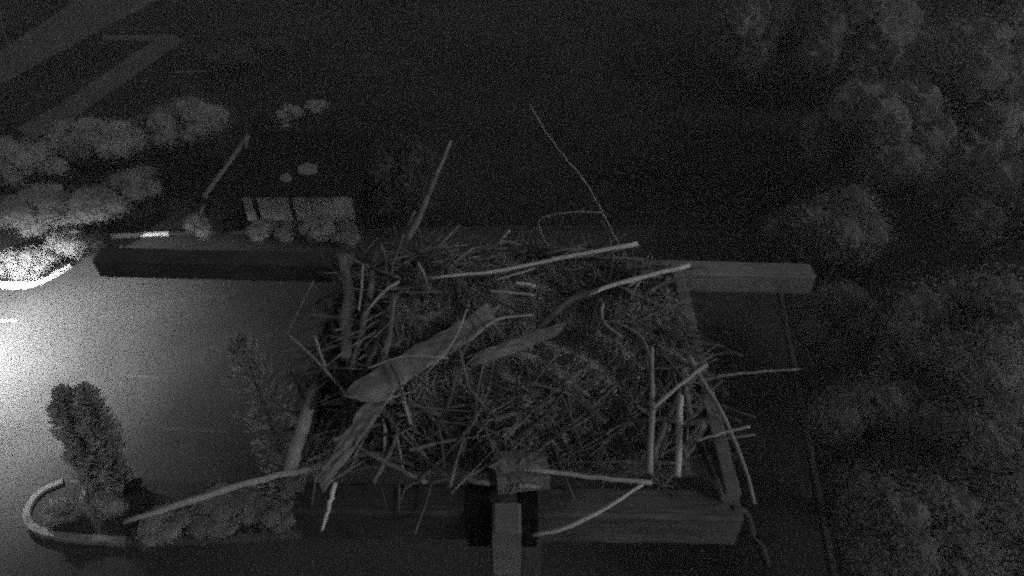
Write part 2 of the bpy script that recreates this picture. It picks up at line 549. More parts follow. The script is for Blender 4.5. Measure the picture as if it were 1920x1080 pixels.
# narrow evergreens on the island
def column(px, py, top, wpx, label, n=4200, m='evergreen', group='dark evergreens on the planted island'):
    base = at(px, py, 0.1)
    w = pxm(base, wpx) / 2
    root = empty('columnar_evergreen', base)
    tag(root, label, 'tree', group)
    tip = at_y(top[0], top[1], base.y)
    h = tip.z - base.z
    lean = tip.x - base.x
    k = rng.random(n)
    ang = rng.random(n) * 2 * np.pi
    prof = np.where(k < 0.1, 0.7 + 4 * k, 1.1 - 0.3 * k) * np.where(k > 0.78, 1 - ((k - 0.78) / 0.22) ** 1.5 * 0.85, 1.0)
    lob = 1 + 0.28 * np.sin(ang * 3 + k * 11) + 0.28 * np.sin(ang * 5 - k * 27) + 0.12 * rng.normal(size=n)
    r = w * prof * lob * (0.45 + 0.55 * rng.random(n) ** 0.4)
    p = np.stack([base.x + lean * k + r * np.cos(ang), base.y + r * np.sin(ang), base.z + 0.1 + k * h], 1)
    out = np.stack([np.cos(ang), np.sin(ang), np.full(n, 1.2)], 1) + rng.normal(size=(n, 3)) * 0.35
    out /= np.linalg.norm(out, axis=1)[:, None]
    side = np.cross(out, rng.normal(size=(n, 3)))
    side /= np.linalg.norm(side, axis=1)[:, None]
    s = 0.095 * (0.5 + 0.9 * rng.random((n, 1)))
    V = np.stack([p - out * s, p - side * s * 0.35, p + out * s * 1.3, p + side * s * 0.35], 1)
    quads_obj('crown', V, M[m], root, origin=base)
    tube('trunk', [base, base + Vector((lean * 0.5, 0.01, h * 0.5)), base + Vector((lean * 0.9, 0, h * 0.9))], [0.07, 0.05, 0.02], M['trunk'], root, n=6, sides=6, wob=0.1, kink=0.2)

column(192, 915, (118, 738), 48, 'tall grey evergreen at the left end of the planted island')
column(228, 915, (160, 733), 42, 'tall grey evergreen just right of its twin on the island')
column(560, 935, (452, 640), 80, 'faint tall evergreen close to the left side of the nest', n=900, m='leaf_dim')
ig = 'low shrubs on the planted island'
bush('shrub', 205, 935, 42, 28, 0.35, 'grey low shrub in front of the evergreens on the island', 'shrub', M['leaf_mid'], 2000, 0.035, 10, 0.5, ig)
bush('shrub', 115, 965, 34, 20, 0.28, 'pale low shrub inside the rounded kerb', 'shrub', M['leaf_pale'], 1500, 0.03, 8, 0.5, ig)
bush('shrub', 310, 985, 48, 22, 0.3, 'low shrub near the long stick, towards the near kerb', 'shrub', M['leaf_mid'], 1800, 0.035, 10, 0.5, ig)
bush('shrub', 255, 915, 20, 16, 0.3, 'small dark shrub right of the evergreens', 'shrub', M['leaf_dark'], 1000, 0.03, 8, 0.5, ig)
bush('shrub', 420, 962, 70, 16, 0.2, 'broad low shrub under the long stick', 'shrub', M['leaf_dim'], 2600, 0.035, 18, 0.4, ig)
bush('shrub', 530, 955, 60, 18, 0.22, 'low shrub beside the left side rail', 'shrub', M['leaf_dim'], 2400, 0.035, 18, 0.4, ig)

# bed in front of the shed
fg = 'low plants between the shed and the lot'
for (x, y, rx, ry, z, m_, lab) in [
        (490, 432, 28, 18, 0.35, 'leaf_mid', 'small shrub under the left end of the pale wall'),
        (540, 436, 26, 18, 0.35, 'leaf_dim', 'small dull shrub below the middle of the pale wall'),
        (600, 430, 34, 26, 0.55, 'leaf_mid', 'leafy shrub hiding part of the pale wall'),
        (648, 442, 28, 20, 0.4, 'leaf_dim', 'small dull shrub below the right end of the pale wall'),
        (372, 425, 24, 22, 0.5, 'leaf_mid', 'small grey shrub at the foot of the shed gable')]:
    bush('shrub', x, y, rx, ry, z, lab, 'shrub', M[m_], 1400, 0.04, 8, 0.5, fg)
pg = 'pale bushes behind the shed roof'
bush('bush', 545, 214, 24, 16, 0.6, 'pale bush behind the shed, left of two at the top', 'bush', M['petal'], 900, 0.06, 6, 0.5, pg)
bush('bush', 588, 204, 26, 15, 0.6, 'pale bush behind the shed, right of two at the top', 'bush', M['petal'], 900, 0.06, 6, 0.5, pg)
bush('bush', 530, 244, 16, 10, 0.5, 'smallest pale bush just behind the shed ridge', 'bush', M['petal'], 600, 0.05, 6, 0.5, pg)

tree('tree', 765, 340, 75, 1.8, 'loose grey tree right of the shed behind the leaning stick', M['leaf_dull'], 5200, 0.09, 22, 0.36, 'trees around the lot')
bush('shrub', 430, 108, 40, 18, 0.5, 'dim shrub on the far lawn above the edging strip', 'shrub', M['leaf_dull'], 1600, 0.07, 8, 0.5, 'shrubs on the far lawn')
bush('shrub', 510, 85, 34, 16, 0.5, 'dim shrub at the far end of the edging strip', 'shrub', M['leaf_dull'], 1400, 0.07, 8, 0.5, 'shrubs on the far lawn')

# big trees on the right
tg = 'trees on the right side of the lot'
for (x, y, r, z, m_, n, lab) in [
        (1432, 70, 95, 2.4, 'leaf_dim', 6000, 'dim tree leftmost of the right-hand trees near the top edge'),
        (1590, 75, 120, 2.8, 'leaf_dim', 8000, 'dim tree at the top edge between two broad crowns'),
        (1790, 205, 150, 3.6, 'leaf_mid', 11000, 'broad tree below the dark gap at the upper right'),
        (1640, 290, 125, 3.0, 'leaf_dim', 9000, 'broad dim tree left of the upper right crown'),
        (1570, 440, 78, 2.2, 'leaf_dim', 6000, 'small tree above the right end of the timber'),
        (1800, 670, 140, 3.2, 'leaf_mid', 11000, 'round tree right of the timber end'),
        (1885, 400, 118, 3.2, 'leaf_dim', 9000, 'dim tree at the right edge halfway up'),
        (1560, 625, 85, 1.9, 'leaf_dim', 6000, 'small tree just below the timber end'),
        (1865, 900, 150, 3.0, 'leaf_mid', 10000, 'round tree low at the right edge'),
        (1645, 850, 115, 2.4, 'leaf_dim', 8000, 'dim tree beside the right kerb'),
        (1720, 1040, 130, 2.8, 'leaf_dim', 8000, 'tree at the bottom right beside the kerb'),
        (1895, 30, 90, 4.0, 'leaf_pale', 7000, 'paler tree in the upper right corner'),
        (1490, 440, 55, 1.3, 'leaf_dim', 3600, 'small round tree behind the right end of the timber')]:
    tree('tree', x, y, r * 1.08, z, lab, M[m_], int(n * 3.0), 0.036, 30, 0.40, tg)

# ------------------------------------------------------------------ the shed
eL, eR = at(382, 376, 2.2), at(672, 360, 2.2)
rL, rR = at(452, 262, 3.05), at(700, 250, 3.05)
ey = (eL.y + eR.y) / 2
ry_ = (rL.y + rR.y) / 2
x0, x1 = eL.x, (eR.x + rR.x) / 2
xr = at(452, 262, 3.05).x + 0.25
shed = empty('shed', ((x0 + x1) / 2, ry_, 0))
tag(shed, 'small dark roofed shed with a pale front wall beyond the lot', 'shed')
by = 2 * ry_ - ey
def plate(name, quad, t, m, par):
    q = [Vector(p) for p in quad]
    nrm = (q[1] - q[0]).cross(q[2] - q[0]).normalized()
    if nrm.z < 0: nrm = -nrm
    v = q + [p - nrm * t for p in q]
    return mesh_obj(name, v, [(0, 1, 2, 3), (7, 6, 5, 4), (0, 4, 5, 1), (1, 5, 6, 2), (2, 6, 7, 3), (3, 7, 4, 0)], m, par)
roof = plate('roof', [(x0, ey, 2.2), (x1, ey, 2.2), (x1, ry_, 3.05), (xr, ry_, 3.05)], 0.06, M['roof'], shed)
plate('roof', [(xr, ry_ + 0.004, 3.05), (x1, ry_ + 0.004, 3.05), (x1, by, 2.2), (x0, by, 2.2)], 0.06, M['roof'], shed)
# shingle courses on the front slope
sn = (Vector((0, ry_ - ey, 0.85))).normalized()
up = Vector((0, -sn.z, sn.y))
for i in range(11):
    a = Vector((x0 + 0.06 + (xr - x0) * min(1, (i + 1) / 11), ey, 2.2)) + sn * (i * 0.255) + up * 0.004
    L = x1 - a.x - 0.02
    v = [a + up * 0.022, a + Vector((L, 0, 0)) + up * 0.022, a + Vector((L, 0, 0)) + sn * 0.27 + up * 0.002, a + sn * 0.27 + up * 0.002,
         a, a + Vector((L, 0, 0))]
    mesh_obj('shingle_course', v, [(0, 1, 2, 3), (4, 5, 1, 0)], M['roof'], roof)
# gable trim, fork-like finial at its upper end
tr = beam('rake_board', Vector((x0 - 0.06, ey - 0.05, 2.25)), Vector((xr - 0.06, ry_, 3.13)), 0.12, 0.16, M['trim'], shed, nseg=4)
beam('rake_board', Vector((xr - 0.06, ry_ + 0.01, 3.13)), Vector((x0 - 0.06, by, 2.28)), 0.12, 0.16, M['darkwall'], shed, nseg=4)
beam('finial', Vector((xr - 0.1, ry_ - 0.25, 3.08)), Vector((xr + 0.04, ry_ - 0.62, 3.0)), 0.07, 0.07, M['trim'], shed, nseg=2)
wy = ey + 1.1
def box(name, a, b, m, par):
    (ax, ay, az), (bx, by2, bz) = a, b
    v = [(ax, ay, az), (bx, ay, az), (bx, by2, az), (ax, by2, az), (ax, ay, bz), (bx, ay, bz), (bx, by2, bz), (ax, by2, bz)]
    return mesh_obj(name, v, [(3, 2, 1, 0), (4, 5, 6, 7), (0, 1, 5, 4), (1, 2, 6, 5), (2, 3, 7, 6), (3, 0, 4, 7)], m, par)
box('plinth', (xr + 0.15, wy - 0.04, 0), (x1 - 0.15, by - 0.4, 0.5), M['darkwall'], shed)
box('wall', (xr + 0.15, wy, 0.5), (x1 - 0.15, by - 0.45, 2.42), M['darkwall'], shed)
# pale panels of the front wall (dark door between them)
def wx(px): return at_y(px, 392, wy).x
for (pa, pb) in [(460, 478), (487, 546), (553, 585), (586, 625), (626, 664)]:
    box('wall_panel', (wx(pa), wy - 0.03, 0.52), (wx(pb) - 0.01, wy - 0.004, 2.3), M['wall'], shed)
# two pale patches on the front slope
def on_roof(px, py):
    r = ray(px, py)
    o = Vector((0, 0, CAMZ))
    t = (Vector((0, ey, 2.2)) - o).dot(up) / r.dot(up)
    return o + r * t
for (cx, cy, sx, sy) in [(577, 319, 20, 14), (537, 335, 12, 9)]:
    ring = []
    for k in range(11):
        a = -k / 11 * 2 * math.pi
        q = on_roof(cx + math.cos(a) * sx * random.uniform(0.7, 1.15), cy + math.sin(a) * sy * random.uniform(0.7, 1.15))
        ring.append(q + up * 0.045)
    c = sum(ring, Vector()) / 11
    v = ring + [q - up * 0.04 for q in ring]
    mesh_obj('roof_patch', v, [tuple(range(10, -1, -1))] + [(i, (i + 1) % 11, 11 + (i + 1) % 11, 11 + i) for i in range(11)], M['trim'], roof)

# ------------------------------------------------------------------ street lamp whose pool of light falls in from the left
lp = at(-72, 690, 0)
lamp = empty('street_lamp', lp)
tag(lamp, 'low shaded street lamp lighting the lot just beyond the left edge', 'street lamp')
LH = 3.0
tube('post', [lp, lp + Vector((0, 0, LH - 0.1))], [0.07, 0.05], M['darksteel'], lamp, n=4, sides=10, wob=0, kink=0)
v, f = [], []
for i, (r, z) in enumerate([(0.06, 0.28), (0.16, 0.24), (0.27, 0.12), (0.30, 0.0), (0.285, 0.0), (0.255, 0.11), (0.14, 0.21)]):
    for k in range(20):
        a = 2 * math.pi * k / 20
        v.append(lp + Vector((math.cos(a) * r, math.sin(a) * r, LH - 0.1 + z)))
for i in range(6):
    for k in range(20):
        k2 = (k + 1) % 20
        f.append((i * 20 + k, i * 20 + k2, (i + 1) * 20 + k2, (i + 1) * 20 + k))
f.append(tuple(range(20)))
f.append(tuple(range(6 * 20 + 19, 6 * 20 - 1, -1)))
mesh_obj('lamp_shade', v, f, M['darksteel'], lamp)
bm_ = bpy.data.materials.new('lit lamp glass')
bm_.use_nodes = True
bs_ = bm_.node_tree.nodes['Principled BSDF']
bs_.inputs['Emission Color'].default_value = (1, 1, 1, 1)
bs_.inputs['Emission Strength'].default_value = 12.0
tube('lamp_glass', [lp + Vector((0, 0, LH - 0.02)), lp + Vector((0, 0, LH + 0.05))], [0.11, 0.09], bm_, lamp, n=3, sides=14, wob=0, kink=0)
ld = bpy.data.lights.new('lamp_light', 'SPOT')
ld.energy = 7600
ld.spot_size = math.radians(159)
ld.spot_blend = 0.45
ld.shadow_soft_size = 0.12
lo = bpy.data.objects.new('lamp_light', ld)
col.objects.link(lo)
lo.parent = lamp
lo.location = (0, 0.0, LH - 0.14)

# ------------------------------------------------------------------ nest platform on its pole
PZ = 12.0
plat = empty('nest_platform', (0, 1.65, PZ - 0.2))
tag(plat, 'weathered timber platform with two long crossarms under the nest', 'platform')
bw_, bh_ = 0.095, 0.10
# rear crossarm: the visible band is its top and its near face
A, B = at(183, 474, PZ), at(1524, 505, PZ)
J = A.lerp(B, 0.42)  # arm split so its left part carries the painted nest shade
beam('crossarm', A, J, bw_, bh_, M['toned'], plat, rough=0.0012, nseg=12)['label'] = 'left half of the rear crossarm, shade painted dark'
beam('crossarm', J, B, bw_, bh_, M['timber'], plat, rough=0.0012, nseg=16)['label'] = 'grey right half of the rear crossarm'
C_, D_ = at(556, 930, PZ), at(1388, 943, PZ)
FJ = C_.lerp(D_, 0.46)  # split here too: shade goes into the left part's colour
beam('crossarm', C_, FJ, 0.10, 0.15, M['toned'], plat, rough=0.0016, nseg=10)['label'] = 'left half of the near crossarm, shade painted dark'
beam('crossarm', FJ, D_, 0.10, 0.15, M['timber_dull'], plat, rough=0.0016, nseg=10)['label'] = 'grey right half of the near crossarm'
# side rails lie on the crossarms
rl0, rl1 = at(655, 476, PZ + 0.05), at(548, 905, PZ + 0.05)
rr0, rr1 = at(1266, 492, PZ + 0.05), at(1376, 925, PZ + 0.05)
beam('side_rail', rl0, rl1, 0.045, 0.048, M['timber'], plat, rough=0.001, nseg=10)
beam('side_rail', rr0, rr1, 0.045, 0.048, M['timber'], plat, rough=0.001, nseg=10)
# deck boards between the rails, under the nest
for i in range(9):
    t = (i + 0.5) / 9
    a = rl0.lerp(rl1, 0.06 + 0.86 * t) + Vector((0.03, 0, -0.051))
    b = rr0.lerp(rr1, 0.06 + 0.86 * t) + Vector((-0.03, 0, -0.051))
    beam('deck_board', a, b, 0.085, 0.02, M['timber'], plat, rough=0.001, nseg=6)
# upright post in front of the near crossarm, with a block on its head
pc = at(951, 905, PZ + 0.03)
pc = Vector((pc.x, C_.y - 0.10, 0))
beam('post', Vector((pc.x, pc.y - 0.045, PZ + 0.05)), Vector((pc.x, pc.y + 0.045, PZ + 0.05)), 0.08, 0.95, M['timber'], plat, nseg=2)
hb = at(978, 872, PZ + 0.10)
beam('post_block', Vector((hb.x - 0.075, C_.y + 0.03, PZ + 0.10)), Vector((hb.x + 0.075, C_.y + 0.05, PZ + 0.10)), 0.11, 0.06, M['timber'], plat, nseg=3)
# near-black strips added in place of shade either side of the post
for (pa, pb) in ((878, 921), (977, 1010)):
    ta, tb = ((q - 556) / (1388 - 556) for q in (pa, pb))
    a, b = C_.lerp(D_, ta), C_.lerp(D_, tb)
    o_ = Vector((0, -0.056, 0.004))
    box('shade_strip', (a.x, a.y - 0.062, PZ - 0.155), (b.x, a.y + 0.053, PZ + 0.006), M['darksteel'], plat)
# hanging brace at the right corner
tube('brace', [rr1 + Vector((0.0, -0.02, -0.05)), at(1412, 980, PZ - 0.12), at(1440, 1060, PZ - 0.3)], [0.012, 0.012], M['bark'], plat, n=6, sides=6)

pole = empty('utility_pole', (0.02, 1.66, 0))
tag(pole, 'tall round timber pole carrying the nest platform', 'pole')
tube('shaft', [Vector((0.02, 1.66, 0)), Vector((0.02, 1.66, 6)), Vector((0.02, 1.66, PZ - 0.16))], [0.16, 0.14, 0.12], M['pole'], pole, n=12, sides=14, wob=0.03, kink=0.02)
beam('cap_timber', Vector((0.02, 2.30, PZ - 0.153)), Vector((0.02, 1.17, PZ - 0.153)), 0.10, 0.10, M['timber'], pole, nseg=4)

# ------------------------------------------------------------------ the nest
ctr = at(965, 690, PZ + 0.1)
ctr.y = 1.70
HX, HY = 0.64, 0.50
def hump(x, y):
    """height of the packed nest above the platform"""
    u = (x - ctr.x) / HX
    v = (y - ctr.y) / HY
    r = (abs(u) ** 2.6 + abs(v) ** 2.6) ** (1 / 2.6)
    if r >= 1.0:
        return 0.0
    bx, by_ = (x - 0.11) / 0.36, (y - ctr.y + 0.03) / 0.33
    bowl = math.exp(-(bx * bx + by_ * by_) * 1.6)
    rim = 0.20 * (1 - r ** 5) ** 0.8 + 0.02 * math.sin(x * 17 + 2) * math.cos(y * 15) + 0.014 * math.sin(x * 41 + y * 33)
    rim += 0.03 * max(0.0, min(1.0, -u * 1.6)) * (1 - r ** 5) - 0.05 * max(0.0, min(1.0, (v - 0.3) * 1.6))
    return max(0.0, rim - 0.12 * bowl)

def N(px, py, off=0.01):
    """where the sight line through a pixel meets the nest surface, lifted by off"""
    h = 0.15
    for _ in range(14):
        p = at(px, py, PZ + 0.02 + h + off)
        h = h * 0.5 + hump(p.x, p.y) * 0.5
    return at(px, py, PZ + 0.02 + h + off)

nest = empty('bird_nest', (ctr.x, ctr.y, PZ))
tag(nest, 'large stick nest with driftwood planks and matted straw on the platform', 'nest')
# packed core
nx, ny = 64, 56
v, f, idx = [], [], {}
for j in range(ny + 1):
    for i in range(nx + 1):
        x = ctr.x - HX + 2 * HX * i / nx
        y = ctr.y - HY + 2 * HY * j / ny
        h = hump(x, y)
        v.append((x, y, PZ + 0.0 + (h + random.gauss(0, 0.005) if h > 0.004 else 0.0) ))
for j in range(ny):
    for i in range(nx):
        q = [j * (nx + 1) + i, j * (nx + 1) + i + 1, (j + 1) * (nx + 1) + i + 1, (j + 1) * (nx + 1) + i]
        if sum(hump(v[k][0], v[k][1]) > 0.004 for k in q) >= 1:
            f.append(q)
core = mesh_obj('packed_core', v, f, M['debris'], nest)
tag(core, kind='stuff')

def straw_cloud(name, n, length, rad, m, region, tang=0.0, lift=0.012):
    quads = []
    while len(quads) < n:
        x = ctr.x + random.uniform(-1, 1) * HX
        y = ctr.y + random.uniform(-1, 1) * HY
        w = region(x, y)
        if random.random() > w:
            continue
        a = random.uniform(0, math.pi)
        if tang:
            a = math.atan2(y - ctr.y + 0.03, x - 0.11) + math.pi / 2 + random.gauss(0, tang)
        L = length * random.uniform(0.4, 1.3)
        bend = random.gauss(0, 0.35)
        seg = 3
        q0 = Vector((x, y, 0))
        prev = None
        for s in range(seg + 1):
            q = q0 + Vector((math.cos(a), math.sin(a), 0)) * (L / seg * (s - seg / 2))
            a += bend / seg
            z = PZ + max(hump(q.x, q.y), hump(x, y) * 0.6) + 0.004 + lift * random.random() + random.gauss(0, 0.003)
            q.z = z
            if prev is not None:
                d = (q - prev).normalized()
                side = d.cross(Vector((random.gauss(0, 0.6), random.gauss(0, 0.6), 1))).normalized() * rad
                quads.append([list(prev - side), list(prev + side), list(q + side), list(q - side)])
            prev = q
    o = quads_obj(name, np.array(quads), m, nest, origin=(ctr.x, ctr.y, PZ))
    return tag(o, kind='stuff')

def bowl_w(x, y):
    bx, by_ = (x - 0.11) / 0.40, (y - ctr.y + 0.05) / 0.40
    return math.exp(-(bx * bx + by_ * by_) * 1.2)
straw_cloud('straw_lining', 34000, 0.075, 0.0017, M['straw'], bowl_w, tang=0.6, lift=0.02)
straw_cloud('fine_twigs', 9000, 0.16, 0.0018, M['twig'], lambda x, y: 1 - 0.97 * bowl_w(x, y) if hump(x, y) > 0.01 else 0.03, lift=0.035)

def tangle(n, place):
    V, F = [], []
    for _ in range(n):
        x, y = place()
        ang = random.uniform(0, 2 * math.pi)
        el = random.gauss(0.02, 0.15)
        L = random.uniform(0.12, 0.42)
        d = Vector((math.cos(ang) * math.cos(el), math.sin(ang) * math.cos(el), math.sin(el)))
        c = Vector((x, y, PZ + hump(x, y) + random.uniform(0.01, 0.08)))
        side = Vector((-d.y, d.x, 0)) * random.gauss(0, 0.03)
        rad = random.choice([0.002, 0.0025, 0.0035, 0.005, 0.007])
        pts = [c - d * L / 2, c + side, c + d * L / 2]
        for q in pts:
            q.z = max(q.z, PZ + 0.01)
        v, f = tube_geo(pts, [rad, rad * 0.55], n=5, sides=4, wob=0.1, kink=0.5)
        o = len(V)
        V += v
        F += [tuple(i + o for i in q) for q in f]
    o = mesh_obj('twig_tangle', V, F, M['tangle'], nest)
    return tag(o, kind='stuff')

def rim_spot():
    while True:
        k = random.random()
        if k < 0.38:      # left side and front left corner
            x = ctr.x - HX * random.uniform(0.55, 1.08); y = ctr.y + HY * random.uniform(-0.95, 1.0)
        elif k < 0.66:    # back rim
            x = ctr.x + HX * random.uniform(-1.0, 0.95); y = ctr.y + HY * random.uniform(0.5, 0.85)
        elif k < 0.78:     # right side
            x = ctr.x + HX * random.uniform(0.65, 1.0); y = ctr.y + HY * random.uniform(-0.9, 0.9)
        else:             # front
            x = ctr.x + HX * random.uniform(-1.0, 0.9); y = ctr.y - HY * random.uniform(0.7, 1.08)
        return x, y
tangle(520, rim_spot)

def stick(px, w, m='stick', z=None, y=None, off=0.02, name='stick', label=None, n=12, wob=0.12, kink=0.14, flat=1.0):
    """px: pixel polyline; w: widths in pixels; z: heights above the platform per point, or y: upright plane, else on the nest surface"""
    pts = []
    for i, p in enumerate(px):
        if y is not None:
            yy = y[i] if isinstance(y, (list, tuple)) else y
            pts.append(at_y(p[0], p[1], yy))
        elif z is not None:
            zz = z[i] if isinstance(z, (list, tuple)) else z
            pts.append(at(p[0], p[1], PZ + zz))
        else:
            o = off[i] if isinstance(off, (list, tuple)) else off
            pts.append(N(p[0], p[1], o))
    radii = [pxm(pts[min(i * (len(pts) - 1) // max(1, len(w) - 1), len(pts) - 1)], ww) / 2 for i, ww in enumerate(w)]
    o = tube(name, pts, radii, M[m], nest, n=n, sides=7, wob=wob, kink=kink, flat=flat)
    if label: o['label'] = label
    return o

def plank(px0, px1, wpx, thick, off0, off1, m='plank', tilt=0.0, label=None, nseg=13, taper=1.0, rough=0.003):
    a, b = at(*px0, PZ + off0), at(*px1, PZ + off1)
    d = (b - a).normalized()
    s = d.cross(Vector((0, 0, 1))).normalized()
    s = (Matrix.Rotation(tilt, 3, d) @ s)
    u = s.cross(d).normalized()
    w0 = pxm(a, wpx) / 2
    v, f = [], []
    prof = [(-1, 0), (-0.5, 0), (0, 0), (0.5, 0), (1, 0), (1, -1), (-1, -1)]
    m_ = len(prof)
    for i in range(nseg + 1):
        t = i / nseg
        p = a.lerp(b, t)
        w = w0 * (1 + (taper - 1) * t)
        for (x, zz) in prof:
            e = random.uniform(-0.16, 0.10) * w if abs(x) == 1 else 0
            endj = d * random.uniform(-0.035, 0.035) if i in (0, nseg) else Vector()
            v.append(p + s * (x * w + e) + u * (zz * thick + random.gauss(0, rough)) + endj)
    for i in range(nseg):
        for k in range(m_):
            k2 = (k + 1) % m_
            f.append((i * m_ + k, (i + 1) * m_ + k, (i + 1) * m_ + k2, i * m_ + k2))
    f.append(tuple(range(m_)))
    f.append(tuple(nseg * m_ + k for k in range(m_ - 1, -1, -1)))
    o = mesh_obj('plank', v, f, M[m], nest)
    if label: o['label'] = label
    return o

# driftwood planks
plank((672, 738), (925, 583), 62, 0.018, 0.265, 0.27, label='widest driftwood plank, lying aslant', taper=0.75)
plank((722, 722), (606, 898), 40, 0.016, 0.25, 0.14, label='splintered plank running down to the front left corner', taper=0.6, rough=0.004)
plank((886, 672), (1050, 612), 22, 0.02, 0.26, 0.26, label='narrow plank above the hollow of the nest', taper=0.8)
plank((742, 606), (815, 588), 16, 0.014, 0.235, 0.235, taper=0.7)
plank((1290, 838), (1312, 806), 18, 0.012, 0.2, 0.22, taper=0.8)
plank((676, 664), (790, 612), 26, 0.012, 0.215, 0.215, taper=0.9)
plank((1020, 858), (930, 872), 30, 0.012, 0.2, 0.2, taper=0.9)
# debris lying over the big plank
DEBRIS_OVER = [([(706, 640), (742, 700), (758, 752)], [4, 5, 4]), ([(800, 700), (850, 640), (880, 570)], [3, 4, 3]), ([(690, 690), (760, 668), (840, 672)], [3, 4, 3]),
               ([(880, 640), (930, 600), (1000, 590)], [4, 5, 4]), ([(860, 560), (900, 600), (925, 640)], [4, 4, 3]), ([(640, 740), (700, 752), (770, 735)], [4, 5, 3])]
for q_, w_ in DEBRIS_OVER:
    stick(q_, w_, random.choice(['bark', 'stick', 'silver']), z=[0.285, 0.292, 0.286])

# long clearly visible sticks
stick([(800, 522), (935, 508), (1060, 482), (1196, 457)], [6, 7, 8, 9], 'peeled', z=[0.24, 0.27, 0.31, 0.36], label='longest pale peeled stick across the back of the nest', kink=0.12)
stick([(1062, 566), (1130, 541), (1205, 519), (1293, 498)], [9, 9, 9, 9], 'peeled', z=[0.24, 0.25, 0.26, 0.27], label='pale peeled stick pointing at the right part of the timber', kink=0.12)
stick([(1000, 630), (1040, 585), (1085, 556), (1130, 541)], [14, 15, 13, 8], 'bark', z=[0.22, 0.25, 0.25, 0.25])
stick([(905, 492), (930, 462), (956, 431)], [8, 7, 4], 'silver', y=[2.08, 2.1, 2.12])
stick([(962, 474), (984, 457)], [6, 4], 'silver', y=2.1)
stick([(1030, 478), (1060, 470), (1086, 461)], [10, 11, 9], 'stick', y=2.1)
stick([(966, 531), (1004, 536)], [6, 9], 'peeled', z=0.26)
stick([(915, 545), (960, 549), (1002, 553)], [5, 6, 5], 'silver', z=0.25)
stick([(930, 525), (1003, 503)], [4, 5], 'silver', z=0.26)
stick([(890, 548), (990, 590)], [5, 5], 'bark', z=0.25)
stick([(846, 263), (818, 330), (788, 400), (742, 488)], [6, 9, 12, 14], 'stick', y=[2.2, 2.15, 2.1, 2.02], label='tall stick standing up at the back left of the nest', kink=0.12)
stick([(778, 396), (752, 450), (714, 530)], [4, 5, 6], 'stick', y=[2.15, 2.08, 1.98], kink=0.12)
stick([(994, 196), (1024, 248), (1060, 296), (1100, 345), (1140, 420), (1174, 488)], [1.8, 2.2, 2.2, 2.4, 2.6, 2.6], 'silver', y=[2.35, 2.32, 2.28, 2.24, 2.18, 2.1],
      label='very thin long twig rising from the back of the nest', n=22, kink=0.5)
stick([(1128, 399), (1085, 397), (1040, 402), (1012, 413), (1016, 440), (1034, 472)], [1.8, 1.8, 1.8, 1.8, 2, 2], 'silver', y=2.15, label='very thin looping twig beside the long one', n=24, kink=0.3)
stick([(638, 476), (652, 530), (654, 580), (650, 672)], [14, 20, 30, 24], 'stick', z=[0.1, 0.16, 0.2, 0.2], wob=0.28, kink=0.12, flat=0.6, label='thick upright driftwood piece at the left corner')
for q_, w_, m_ in [([(602, 556), (640, 640), (668, 722)], [5, 7, 6], 'bark'), ([(706, 470), (692, 560), (660, 690)], [7, 9, 8], 'stick'),
                    ([(724, 598), (692, 680), (640, 765)], [8, 9, 6], 'bark'), ([(642, 560), (622, 660), (606, 738)], [6, 9, 8], 'bark'),
                    ([(738, 556), (726, 650), (700, 724)], [6, 7, 6], 'stick'), ([(628, 690), (690, 735), (742, 800)], [5, 8, 6], 'bark'),
                    ([(690, 470), (640, 560), (596, 640)], [4, 6, 5], 'bark'), ([(612, 800), (650, 770), (700, 720)], [6, 7, 5], 'stick'),
                    ([(622, 880), (690, 850), (775, 872)], [6, 8, 5], 'bark'), ([(640, 820), (720, 865), (800, 905)], [6, 7, 6], 'stick'),
                    ([(780, 905), (840, 850), (880, 800)], [5, 7, 5], 'bark'), ([(700, 905), (730, 850), (748, 810)], [7, 6, 4], 'stick'),
                    ([(842, 880), (900, 905), (935, 900)], [7, 8, 6], 'stick'), ([(1100, 870), (1170, 885), (1230, 870)], [5, 6, 4], 'bark')]:
    stick(q_, [k_ * 1.45 for k_ in w_], m_, off=[0.05, 0.06, 0.04], wob=0.2)
stick([(680, 496), (678, 540), (673, 582)], [4, 5, 4], 'silver', z=0.27)
stick([(640, 474), (690, 500), (748, 520)], [4, 5, 5], 'stick', z=0.26)
stick([(690, 500), (760, 530), (830, 560)], [5, 5, 4], 'bark', z=0.26)
stick([(783, 492), (793, 510), (801, 530)], [5, 5, 4], 'silver', z=0.27)
stick([(748, 528), (722, 545), (690, 580)], [6, 6, 5], 'silver', z=0.27)
stick([(538, 625), (575, 658), (618, 703), (650, 740)], [3, 4, 5, 6], 'silver', z=[0.2, 0.2, 0.18, 0.16])
stick([(590, 630), (602, 665), (612, 700)], [5, 6, 6], 'silver', z=[0.24, 0.2, 0.16])
stick([(588, 526), (562, 578), (538, 628)], [3, 3, 3], 'stick', z=[0.14, 0.17, 0.2])
stick([(578, 545), (600, 620), (640, 700)], [3, 4, 5], 'bark', z=[0.18, 0.17, 0.16])
stick([(596, 715), (572, 790), (552, 850), (543, 892)], [20, 28, 30, 26], 'silver', z=[0.11, 0.1, 0.09, 0.09], wob=0.12, kink=0.05, flat=0.5, label='pale slab along the left rail')
stick([(233, 979), (320, 952), (410, 922), (500, 896), (600, 874), (660, 838)], [9, 13, 14, 13, 12, 10], 'silver', z=[0.10, 0.1, 0.1, 0.1, 0.11, 0.13], n=18,
      label='long stick reaching far out to the lower left')
stick([(628, 905), (618, 945), (604, 994)], [10, 9, 6], 'peeled', z=[0.10, 0.08, 0.03])
stick([(737, 688), (752, 735), (771, 802)], [9, 9, 8], 'silver', off=[0.09, 0.07, 0.03])
stick([(1222, 650), (1223, 765), (1217, 888)], [7, 11, 13], 'silver', z=[0.24, 0.22, 0.14], label='upright stick nearest the hollow on the right side')
